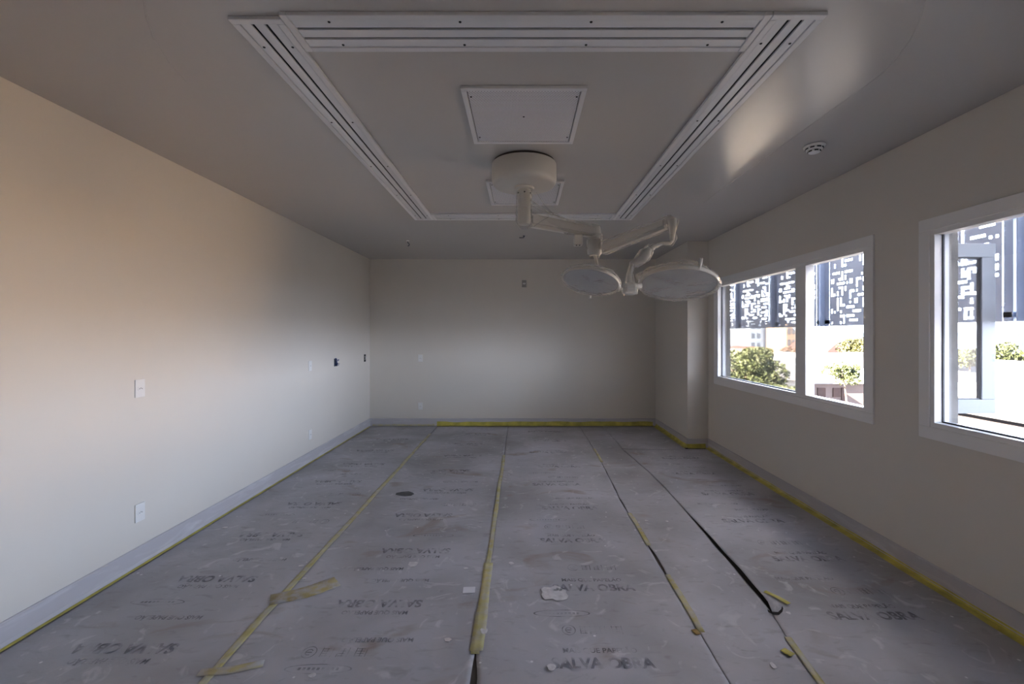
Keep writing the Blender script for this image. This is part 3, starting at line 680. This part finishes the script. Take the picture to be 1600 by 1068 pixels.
# stamped printing on the sheets
FC = {}
def text_bm(s, size, bold=0.0):
    cu = bpy.data.curves.new('t', 'FONT'); cu.body = s; cu.size = size; cu.align_x = 'CENTER'; cu.align_y = 'CENTER'; cu.offset = bold; cu.resolution_u = 3
    o = bpy.data.objects.new('t', cu); C.objects.link(o)
    bpy.context.view_layer.update()
    dg = bpy.context.evaluated_depsgraph_get(); me = bpy.data.meshes.new_from_object(o.evaluated_get(dg))
    C.objects.unlink(o); bpy.data.objects.remove(o); bpy.data.curves.remove(cu)
    return me
TX = {'A': text_bm('SALVA OBRA', 0.105, 0.0035), 'B': text_bm('MAIS QUE PAPEL\u00c3O', 0.052, 0.0012)}
def symbols():
    bm = B()
    def bar(x0, x1, y0, y1): 
        v = [bm.verts.new(p) for p in ((x0, y0, 0), (x1, y0, 0), (x1, y1, 0), (x0, y1, 0))]; bm.faces.new(v)
    def arc(cx_, cy_, r0, r1, a0, a1, n_=20):
        q = [[bm.verts.new((cx_+r_*math.cos(a0+(a1-a0)*i/n_), cy_+r_*math.sin(a0+(a1-a0)*i/n_), 0)) for i in range(n_+1)] for r_ in (r0, r1)]
        for i in range(n_): bm.faces.new((q[0][i], q[0][i+1], q[1][i+1], q[1][i]))
    arc(-0.24, 0, 0.040, 0.046, 0, 2*PI, 28); arc(-0.24, 0, 0.018, 0.024, 0.5, 5.2)
    bar(-0.262, -0.222, -0.004, 0.003)
    for k, ox in enumerate((-0.13, -0.03, 0.08)):
        rr = random.Random(k+3)
        bar(ox-0.035, ox-0.029, -0.035, 0.035); bar(ox+0.029, ox+0.035, -0.035, 0.035)
        for t_ in range(4):
            yy = -0.03+0.018*t_; bar(ox-0.026, ox+0.024*rr.uniform(0.3, 1), yy, yy+0.005)
        bar(ox-0.004, ox+0.002, -0.03, 0.03)
    return bm
SYM = symbols()
def oval():
    bm = B(); N = 36; q = []
    for rr_ in (1.0, 0.94):
        q.append([bm.verts.new((0.20*rr_*math.cos(2*PI*i/N)*(1 if True else 1), 0.035*(rr_ if rr_ == 1 else 0.86)*math.sin(2*PI*i/N), 0)) for i in range(N)])
    for i in range(N): bm.faces.new((q[0][i], q[0][(i+1) % N], q[1][(i+1) % N], q[1][i]))
    for k in range(9): 
        x0 = -0.12+k*0.028; v = [bm.verts.new(p) for p in ((x0, -0.010, 0), (x0+0.016, -0.010, 0), (x0+0.016, 0.008, 0), (x0, 0.008, 0))]; bm.faces.new(v)
    return bm
OV = oval()
def add_mesh(bm, src, T):
    tmp = bmesh.new()
    if isinstance(src, bpy.types.Mesh): tmp.from_mesh(src)
    else:
        me = bpy.data.meshes.new('x'); src.to_mesh(me); tmp.from_mesh(me); bpy.data.meshes.remove(me)
    bmesh.ops.transform(tmp, matrix=T, verts=tmp.verts)
    me = bpy.data.meshes.new('x'); tmp.to_mesh(me); tmp.free(); bm.from_mesh(me); bpy.data.meshes.remove(me)
def fp(px, py): Y = F*CZ/(py-522); return (px-815)/F*Y, Y
def stamp(sheet_, x_, y, flip, kind, scale=1.0):
    R_ = Matrix.Translation((x_, y, 0.0115)) @ Matrix.Rotation(PI if flip else 0, 4, 'Z') @ Matrix.Diagonal((scale*0.78, scale*0.9, 1, 1))
    def put(nm, src, T):
        bm = B(); add_mesh(bm, src, T); o = obj(nm, bm, 'ink', sheet_); o['label'] = 'worn dark print'
    if kind == 'A':
        put('printed_lettering', TX['A'], R_); put('printed_lettering', TX['B'], R_ @ Matrix.Translation((0, 0.095, 0)))
    elif kind == 'S': put('printed_symbols', SYM, R_)
    elif kind == 'O': put('printed_oval', OV, R_)
    elif kind == 'B': put('printed_lettering', TX['B'], R_)
cols = [(0, -1.93, 2.22, True), (1, -0.80, 2.59, True), (2, 0.37, 2.115, False), (4, 1.92, 2.47, False)]  # sheet, x, first y, upside down
for si, x_, y, flip in cols:
    k = 0; yy = y; rr = random.Random(si+40)
    while yy < (7.2 if si < 4 else 5.9):
        stamp(sh[si], x_+rr.uniform(-0.03, 0.03)+(0.05 if k % 2 else 0), yy, flip, 'A', 1.0+0.05*rr.random())
        if yy < 5: stamp(sh[si], x_+0.12+rr.uniform(-0.1, 0.05), yy+0.24, flip, rr.choice(['S', 'B', 'O']))
        if k % 2 == 0 and yy < 5: stamp(sh[si], x_-0.15, yy+0.38, flip, rr.choice(['O', 'B']))
        yy += 0.63; k += 1
    if si == 1:
        stamp(sh[1], fp(545, 1020)[0], fp(545, 1022)[1], False, 'S'); stamp(sh[1], -0.93, 2.08, True, 'O'); stamp(sh[1], -0.72, 2.28, True, 'B')

# masking tape
def tape(label, pts, wd, m='tape_yellow', z=0.009, seed=0, wob=0.006, group='yellow masking tape on the floor edges and seams', taper=True):
    fine = []; pts = [Vector((*p, 0)) for p in pts]
    for a, b_ in zip(pts, pts[1:]):
        nn = max(2, int((b_-a).length/0.06))
        for k in range(nn): fine.append(a.lerp(b_, k/nn))
    fine.append(pts[-1]); bm = B(); rows = []
    for i, p in enumerate(fine):
        d = (fine[min(i+1, len(fine)-1)]-fine[max(i-1, 0)]).normalized(); s_ = Vector((-d.y, d.x, 0))
        ws = wd*(1+0.25*noise.noise(Vector((p.x*3, p.y*3, seed))))/2; off = wob*noise.noise(Vector((p.x*2+5, p.y*2, seed)))
        r_ = []
        for u in (-1, -0.33, 0.33, 1):
            jt = 0.12*noise.noise(Vector((p.x*23, p.y*23, seed+u*9)))
            q = p+s_*(off+ws*u*(1+jt)); r_.append(bm.verts.new((q.x, q.y, z+0.0012*noise.noise(Vector((q.x*12, q.y*12, seed))))))
        rows.append(r_)
    for a, b_ in zip(rows, rows[1:]):
        for k in range(3): bm.faces.new((a[k], a[k+1], b_[k+1], b_[k]))
    o = obj('masking_tape', bm, m, None, True)
    md = o.modifiers.new('thick', 'SOLIDIFY'); md.thickness = 0.0006; md.offset = 1
    return tag(o, label, 'tape', group)
def edge_tape(label, p0, p1, h, wfl, m='tape_yellow', seed=0):
    """tape folded into the floor edge: up the skirting by h and out over the floor by wfl; room on the left of p0 -> p1"""
    p0 = Vector((*p0, 0)); p1 = Vector((*p1, 0)); d = (p1-p0).normalized(); nn = Vector((-d.y, d.x, 0)); L_ = (p1-p0).length; N = max(2, int(L_/0.07)); bm = B(); rows = []
    for i in range(N+1):
        p = p0+d*L_*i/N; k = noise.noise(Vector((p.x*4, p.y*4, seed))); k2 = noise.noise(Vector((p.x*9+7, p.y*9, seed)))
        rows.append([bm.verts.new(p+nn*a_+Vector((0, 0, z_))) for a_, z_ in ((0.0135, 0.013+h*(1+0.25*k)), (0.0135, 0.03*min(1, h/0.03)), (0.022, 0.0125), (0.034, 0.0105), (0.034+wfl*(1+0.3*k2), 0.0100))])
    for a_, b_ in zip(rows, rows[1:]):
        for k in range(4): bm.faces.new((a_[k], a_[k+1], b_[k+1], b_[k]))
    o = obj('masking_tape', bm, m, None, False); md = o.modifiers.new('thick', 'SOLIDIFY'); md.thickness = 0.0006; md.offset = 0
    return tag(o, label, 'tape', 'yellow masking tape on the floor edges and seams')
edge_tape('thin yellow tape line along the foot of the left wall', (XL, 7.58), (XL, NY), 0.008, 0.008, seed=1)
edge_tape('yellow tape strip along the foot of the back wall', (2.20, YB), (-1.42, YB), 0.060, 0.02, seed=2)
edge_tape('short pale yellow tape at the back left corner', (-1.46, YB), (-2.50, YB), 0.022, 0.012, 'tape_worn', seed=3)
edge_tape('yellow tape strip beside the short return wall at the back right', (2.25, 6.14), (2.25, 7.59), 0.040, 0.03, seed=4)
edge_tape('yellow tape piece across the foot of the corner column', (2.49, 6.17), (2.235, 6.17), 0.045, 0.03, seed=5)
edge_tape('bright yellow tape running along the foot of the window wall', (XR, NY), (XR, 6.13), 0.022, 0.032, seed=6)
tape('long yellow tape over the leftmost floor seam', [(s1r(y), y) for y in [NY+0.3*i for i in range(28)]], 0.042, 'tape_worn', z=0.0102, seed=7)
tape('frayed yellow tape patch across the leftmost seam near the camera', [(-1.46, 2.06), (-1.33, 2.075), (-1.20, 2.12)], 0.05, 'tape_stain', z=0.0115, seed=8)
tape('brownish yellow tape stain on the leftmost seam halfway down', [(-1.45, 2.62), (-1.28, 2.70), (-1.14, 2.82)], 0.12, 'tape_stain', z=0.0115, seed=9)
tape('yellow tape over the centre floor seam', [(s2r(y), y) for y in [2.18+0.3*i for i in range(13)]], 0.036, 'tape_worn', z=0.0102, seed=10)
tape('wider second layer of tape on the near part of the centre seam', [(s2r(y)+0.004, y) for y in (2.2, 2.5, 2.8, 3.05)], 0.060, 'tape_worn', z=0.0118, seed=11)
tape('yellow tape strip on the right seam close to the camera', [(s3r(y)+0.012, y) for y in (2.34, 2.5, 2.7, 2.9)], 0.036, 'tape_worn', z=0.0104, seed=12)
tape('yellow tape strip on the right seam past the dark gap', [(s3r(y)+0.008, y) for y in (3.30, 3.5, 3.7, 3.90)], 0.034, 'tape_worn', z=0.0104, seed=13)
tape('short yellow tape at the far end of the right seam', [(s3r(y)+0.008, y) for y in (5.45, 5.8, 6.1)], 0.034, 'tape_worn', z=0.0104, seed=14)
tape('faded tape below the lifted cardboard edge nearest the camera', [(seam4(y)+0.004, y) for y in (NY, 0, 1.0, 1.9, 2.3)], 0.034, 'tape_worn', z=0.0118, seed=15)
a = fp(1195, 930); b_ = fp(1233, 950)
tape('loose yellow tape scrap lying near the lifted cardboard edge', [a, ((a[0]+b_[0])/2+0.008, (a[1]+b_[1])/2), b_], 0.030, z=0.027, seed=16)
a = fp(1222, 1018); b_ = fp(1238, 1028)
tape('crumpled tiny tape scrap beside the near right seam', [a, b_], 0.035, z=0.0135, seed=17)
a = fp(1084, 986); b_ = fp(1092, 994)
tape('curled brown tape end on the right seam', [a, b_], 0.03, 'tape_brown', z=0.0120, seed=18)
# torn tip of the lifted edge
bm = B(); pts = [(1.358, 2.505, 0.012), (1.374, 2.482, 0.013), (1.402, 2.478, 0.014), (1.428, 2.492, 0.022), (1.442, 2.508, 0.030)]
A_ = [bm.verts.new(p) for p in pts]; Z_ = [bm.verts.new((p[0]+0.004, p[1]+0.016, p[2]+0.003)) for p in pts]
for i in range(4): bm.faces.new((A_[i], A_[i+1], Z_[i+1], Z_[i]))
o = obj('cardboard_tear', bm, 'recess_dark'); o.modifiers.new('t', 'SOLIDIFY').thickness = 0.003
tag(o, 'dark torn cardboard curl at the end of the lifted edge', 'cardboard scrap')

# plaster chips and scraps on the floor
def chip(label, px, py, wx, wy, m='plaster_chip', seed=0, n_=11, name='plaster_chip', cat='debris', th=0.0015, z=0.0105, group='pale plaster chips on the floor'):
    x_, y = fp(px, py); rr = random.Random(seed+px); bm = B(); top = []
    for k in range(n_):
        a_ = 2*PI*k/n_; r_ = rr.uniform(0.65, 1.0); top.append(bm.verts.new((x_+wx/2*r_*math.cos(a_), y+wy/2*r_*math.sin(a_), z+th)))
    f = bm.faces.new(top); ex = bmesh.ops.extrude_face_region(bm, geom=[f])
    vs = [v for v in ex['geom'] if isinstance(v, bmesh.types.BMVert)]; bmesh.ops.translate(bm, vec=(0, 0, -th), verts=vs)
    o = obj(name, bm, m); return tag(o, label, cat, group)
x_, y = fp(733, 924)
bm = B(); bx(bm, -0.036, 0.036, -0.032, 0.032, 0, 0.002, bev=0.0008); o = obj('paper_scrap', bm, 'paper_white'); o.location = (x_, y, 0.0105); o.rotation_euler.z = 0.06
tag(o, 'square white paper scrap just left of the centre seam', 'paper scrap')
chip('large torn whitish patch on the sheet under the surgical light', 866, 929, 0.19, 0.17, seed=4, n_=17, name='torn_paper_patch', cat='torn patch', th=0.001, group=None)
chip('dark grey flattened scrap on the floor past the left seam', 633, 773, 0.20, 0.15, 'dark_scrap', seed=5, n_=9, name='dark_scrap', cat='scrap', group=None)
chip('crushed white plaster lump between the two left seams', 645, 883, 0.085, 0.07, seed=6)
chip('round white plaster dab just right of the centre seam', 799, 882, 0.040, 0.045, seed=7)
chip('pale plaster dab beside the near end of the centre tape', 757, 988, 0.05, 0.06, seed=8)
chip('faint white plaster smear left of the near centre seam', 700, 1002, 0.045, 0.035, seed=9)
chip('pale plaster splat to the right of the centre seam foreground', 862, 1045, 0.05, 0.05, seed=10)
chip('small white chip on the leftmost seam tape', 471, 886, 0.045, 0.03, seed=11)
chip('small white chip just right of the leftmost seam', 475, 906, 0.03, 0.03, seed=12)
chip('small chip above the square paper scrap', 728, 890, 0.04, 0.025, seed=13)
chip('tiny plaster chip far left of the lifted edge', 1010, 815, 0.035, 0.03, seed=14)
chip('tiny plaster chip near the seam tape on the right', 1042, 816, 0.03, 0.03, seed=15)
chip('pale chip in the bottom left foreground', 488, 1058, 0.04, 0.03, seed=16)
chip('whitish chip right of the right seam in the foreground', 1208, 1043, 0.03, 0.05, seed=17)
chip('pale plaster flake beneath the loose tape scrap', 1232, 960, 0.03, 0.03, seed=18)
chip('pale flake between left wall and leftmost seam', 352, 826, 0.05, 0.04, seed=19)

# ------------------------------------------------------------------ outside
GZ = -5.0
struct(obj('ground', box(-60, 420, -200, 600, GZ-0.2, GZ), 'groundmat'))
# our own building below the room
struct(obj('wall_lower', box(-14, 2.6, -14, 14, GZ, -0.2), 'concrete'))

def tree(label, c, rx, rz, m, seed, leaf=0.12, n_=1400, trunk_x=0.0, cat='tree', group='trees outside the windows'):
    T = thing('tree', label, cat, (c[0], c[1], GZ), 0, group)
    rr = random.Random(seed); bm = B(); h = c[2]-GZ
    blobs = [(Vector((rr.gauss(0, 0.45)*rx, rr.gauss(0, 0.45)*rx, h+rr.uniform(-0.6, 0.6)*rz)), rr.uniform(0.35, 0.6)) for _ in range(14)]
    for _ in range(n_):
        bc, br = rr.choice(blobs); d = Vector((rr.gauss(0, 1), rr.gauss(0, 1), rr.gauss(0, 1))).normalized()*rr.uniform(0.5, 1)**0.5
        p = bc+Vector((d.x*rx*br, d.y*rx*br, d.z*rz*br)); s_ = leaf*rr.uniform(0.6, 1.4)
        n1 = Vector((rr.gauss(0, 1), rr.gauss(0, 1), rr.gauss(0, 1))).normalized(); n2 = n1.orthogonal().normalized(); n3 = n1.cross(n2)
        v = [bm.verts.new(p+n2*s_*a_+n3*s_*0.6*b2) for a_, b2 in ((-1, 0), (0, -1), (1, 0), (0, 1))]; bm.faces.new(v)
    fo = bpy.data.meshes.new('foliage'); bm.to_mesh(fo); bm.free(); fo.materials.append(M[m]); o = bpy.data.objects.new('foliage', fo); C.objects.link(o); o.parent = T
    bm = B(); tube(bm, [(trunk_x, 0, 0), (trunk_x*0.7, 0, h*0.5), (0, 0, h-rz*0.3)], [rx*0.09, rx*0.07, rx*0.04], 8)
    for k in range(5):
        q = blobs[k][0]; tube(bm, [(0, 0, h-rz*0.9), (q.x*0.5, q.y*0.5, (h-rz*0.9+q.z)/2), q], [rx*0.04, rx*0.03, rx*0.012], 6)
    obj('trunk', bm, 'bark', T)
    return T
def at(px, py, Y): p = P(px, py, Y); return (p.x, p.y, p.z)
tree('leafy green tree close outside the fixed far pane, filling its lower left', at(1164, 582, 14.5), 0.92, 0.85, 'leaf_green', 1, 0.045, 11000)
tree('low green bushy tree under the far pane toward the mullion', at(1222, 612, 13.0), 0.50, 0.26, 'leaf_green', 2, 0.04, 2500)
tree('brown leaved tree behind the white flat roof', at(1233, 553, 41), 0.8, 0.7, 'leaf_brown', 3, 0.14, 1400)
tree('yellow green tree behind the red gabled roof', at(1342, 548, 42), 1.7, 1.2, 'leaf_olive', 4, 0.12, 4200)
tree('slim young tree standing before the house with brown shutters', at(1318, 582, 24), 0.75, 0.55, 'leaf_green', 5, 0.07, 2200, trunk_x=0.35)
tree('yellow green tree at the left beyond the leafy one', at(1188, 553, 19), 0.45, 0.26, 'leaf_olive', 6, 0.10, 1800)
tree('dark green tree beyond the cream wall, left one', at(1515, 553, 30), 1.0, 0.9, 'leaf_green', 7, 0.12, 1800)
tree('dark green tree beyond the cream wall, right one', at(1572, 553, 33), 1.3, 0.9, 'leaf_green', 8, 0.12, 1800)

def house(label, x0, x1, y0, y1, zt, m, roof=None, rh=1.2, wins=(), axis='x', name='house', group='houses outside the windows', over=0.4):
    T = thing(name, label, 'house' if name == 'house' else 'building', ((x0+x1)/2, (y0+y1)/2, GZ), 0, group)
    ox, oy = (x0+x1)/2, (y0+y1)/2; a, b2 = (x1-x0)/2, (y1-y0)/2; h = zt-GZ
    obj('walls', box(-a, a, -b2, b2, 0, h), m, T)
    if roof == 'flat' or roof == 'flatwhite':
        obj('roof', box(-a-0.2, a+0.2, -b2-0.2, b2+0.2, h, h+0.25), 'roof_white' if roof == 'flatwhite' else 'roof_grey', T)
    elif roof:
        bm = B(); A, Bv = a+over, b2+over
        if axis == 'x': vs = [(-A, -Bv, h), (A, -Bv, h), (A, Bv, h), (-A, Bv, h), (-A, 0, h+rh), (A, 0, h+rh)]; fs = ((0, 1, 5, 4), (2, 3, 4, 5), (0, 4, 3), (1, 2, 5), (0, 3, 2, 1))
        else: vs = [(-A, -Bv, h), (A, -Bv, h), (A, Bv, h), (-A, Bv, h), (0, -Bv, h+rh), (0, Bv, h+rh)]; fs = ((0, 4, 5, 3), (1, 2, 5, 4), (0, 1, 4), (2, 3, 5), (0, 3, 2, 1))
        v = [bm.verts.new(p) for p in vs]
        for f in fs: bm.faces.new([v[i] for i in f])
        obj('roof', bm, roof, T)
    for (side, u, z, ww, wh, wm) in wins:
        if side == 'L': bm = box(-a-0.06, -a, u-ww/2-oy, u+ww/2-oy, z-GZ-wh/2, z-GZ+wh/2)
        else: bm = box(u-ww/2-ox, u+ww/2-ox, -b2-0.06, -b2, z-GZ-wh/2, z-GZ+wh/2)
        f_ = obj('window', bm, wm, T)
    return T
# house with brown shutters in the open casement view
q = P(1270, 598, 30); hz = q.z
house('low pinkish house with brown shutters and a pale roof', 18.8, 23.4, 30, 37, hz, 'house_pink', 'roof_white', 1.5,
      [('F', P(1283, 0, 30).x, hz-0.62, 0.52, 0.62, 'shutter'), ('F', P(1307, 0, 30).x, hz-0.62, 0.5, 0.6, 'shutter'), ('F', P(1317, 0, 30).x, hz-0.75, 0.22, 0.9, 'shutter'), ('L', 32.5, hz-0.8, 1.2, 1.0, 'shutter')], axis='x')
house('white walled house to the right of the pinkish one', 24.6, 31, 30.5, 38, P(0, 582, 30).z, 'house_white', 'roof_grey', 1.2, (), axis='x')
house('long white flat roofed building behind the slim tree', 27, 44, 44, 52, P(0, 560, 44).z, 'house_white', 'flatwhite')
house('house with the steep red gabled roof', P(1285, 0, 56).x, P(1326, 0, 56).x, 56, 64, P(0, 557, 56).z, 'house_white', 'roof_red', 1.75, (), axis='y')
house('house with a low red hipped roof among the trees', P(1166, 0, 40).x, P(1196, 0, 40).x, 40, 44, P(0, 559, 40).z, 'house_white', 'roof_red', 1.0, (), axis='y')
house('white flat roofed building behind the leafy tree', P(1207, 0, 27).x, P(1262, 0, 27).x, 27, 36, P(0, 559, 27).z, 'house_white', 'flatwhite')
house('low grey roofed shed in front of the white flat roofed building', P(1212, 0, 21).x, P(1262, 0, 21).x, 21, 25.5, P(0, 592, 21).z, 'house_white', 'roof_grey', 0.7, (), axis='x')
def tower(label, px0, px1, ytop, Y, m, dep, cols, rows, wm='far_glass'):
    x0, x1 = P(px0, 0, Y).x, P(px1, 0, Y).x; zt = P(0, ytop, Y).z; wins = []
    for i in range(cols):
        for j in range(rows):
            wins.append(('F', x0+(i+0.5)*(x1-x0)/cols, zt-2.0-j*3.1, (x1-x0)/cols*0.5, 1.6, wm))
    return house(label, x0, x1, Y, Y+dep, zt, m, 'flat', 0, wins, name='apartment_tower', group='distant buildings outside')
tower('pale far apartment tower with two window columns', 1172, 1189, 500, 150, 'tower_pale', 14, 2, 7)
tower('blue grey far block beside the pale tower', 1193, 1212, 503, 170, 'tower_grey', 14, 1, 0)
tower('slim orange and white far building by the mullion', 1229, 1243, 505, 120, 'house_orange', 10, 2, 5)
tower('far pale tower above the trees in the near window', 1588, 1606, 478, 140, 'tower_pale', 16, 3, 6)
# near window: tall cream garden wall and brick houses below
T = thing('boundary_wall', 'tall cream rendered wall facing the near window', 'wall', (13.2, 0, GZ))
h = P(0, 566, 13.0).z-GZ
obj('render', box(0, 0.3, 11.45, 13.0, 0, h), 'cream_wall', T); obj('coping', box(-0.06, 0.36, 11.45, 13.05, h, h+0.08), 'roof_white', T)
for yy in (12.2, 11.6): obj('pilaster', box(-0.10, 0, yy-0.12, yy+0.12, 0, h), 'cream_wall', T)
house('low brick shed at the foot of the cream wall', 9.6, 11.6, 8.4, 11.2, P(0, 652, 9.2).z, 'brick_wall', 'roof_grey', 0.35, [('F', 10.2, P(0, 665, 9).z, 0.35, 0.3, 'shutter')], axis='x', over=0.15)
house('added cream block, unseen, bouncing warm sun onto the left wall', 13.3, 21, 8.4, 11.4, 2.3, 'cream_wall', 'flat')  # out of view, added to bounce warm sunlight onto the upper left wall
# distant hill
bm = B(); N = 60
for k in range(N+1):
    a_ = -0.4+1.9*k/N; r_ = 480; z_ = 5+5*noise.noise(Vector((k*0.16, 2, 0)))
    bm.verts.new((r_*math.sin(a_), r_*math.cos(a_), GZ)); bm.verts.new(((r_+40)*math.sin(a_), (r_+40)*math.cos(a_), z_)); bm.verts.new(((r_+140)*math.sin(a_), (r_+140)*math.cos(a_), GZ))
bm.verts.ensure_lookup_table()
for k in range(N):
    a_, b2 = bm.verts, 3*k
    bm.faces.new((a_[b2], a_[b2+3], a_[b2+4], a_[b2+1])); bm.faces.new((a_[b2+1], a_[b2+4], a_[b2+5], a_[b2+2]))
struct(obj('hills', bm, 'hill_haze', None, True))
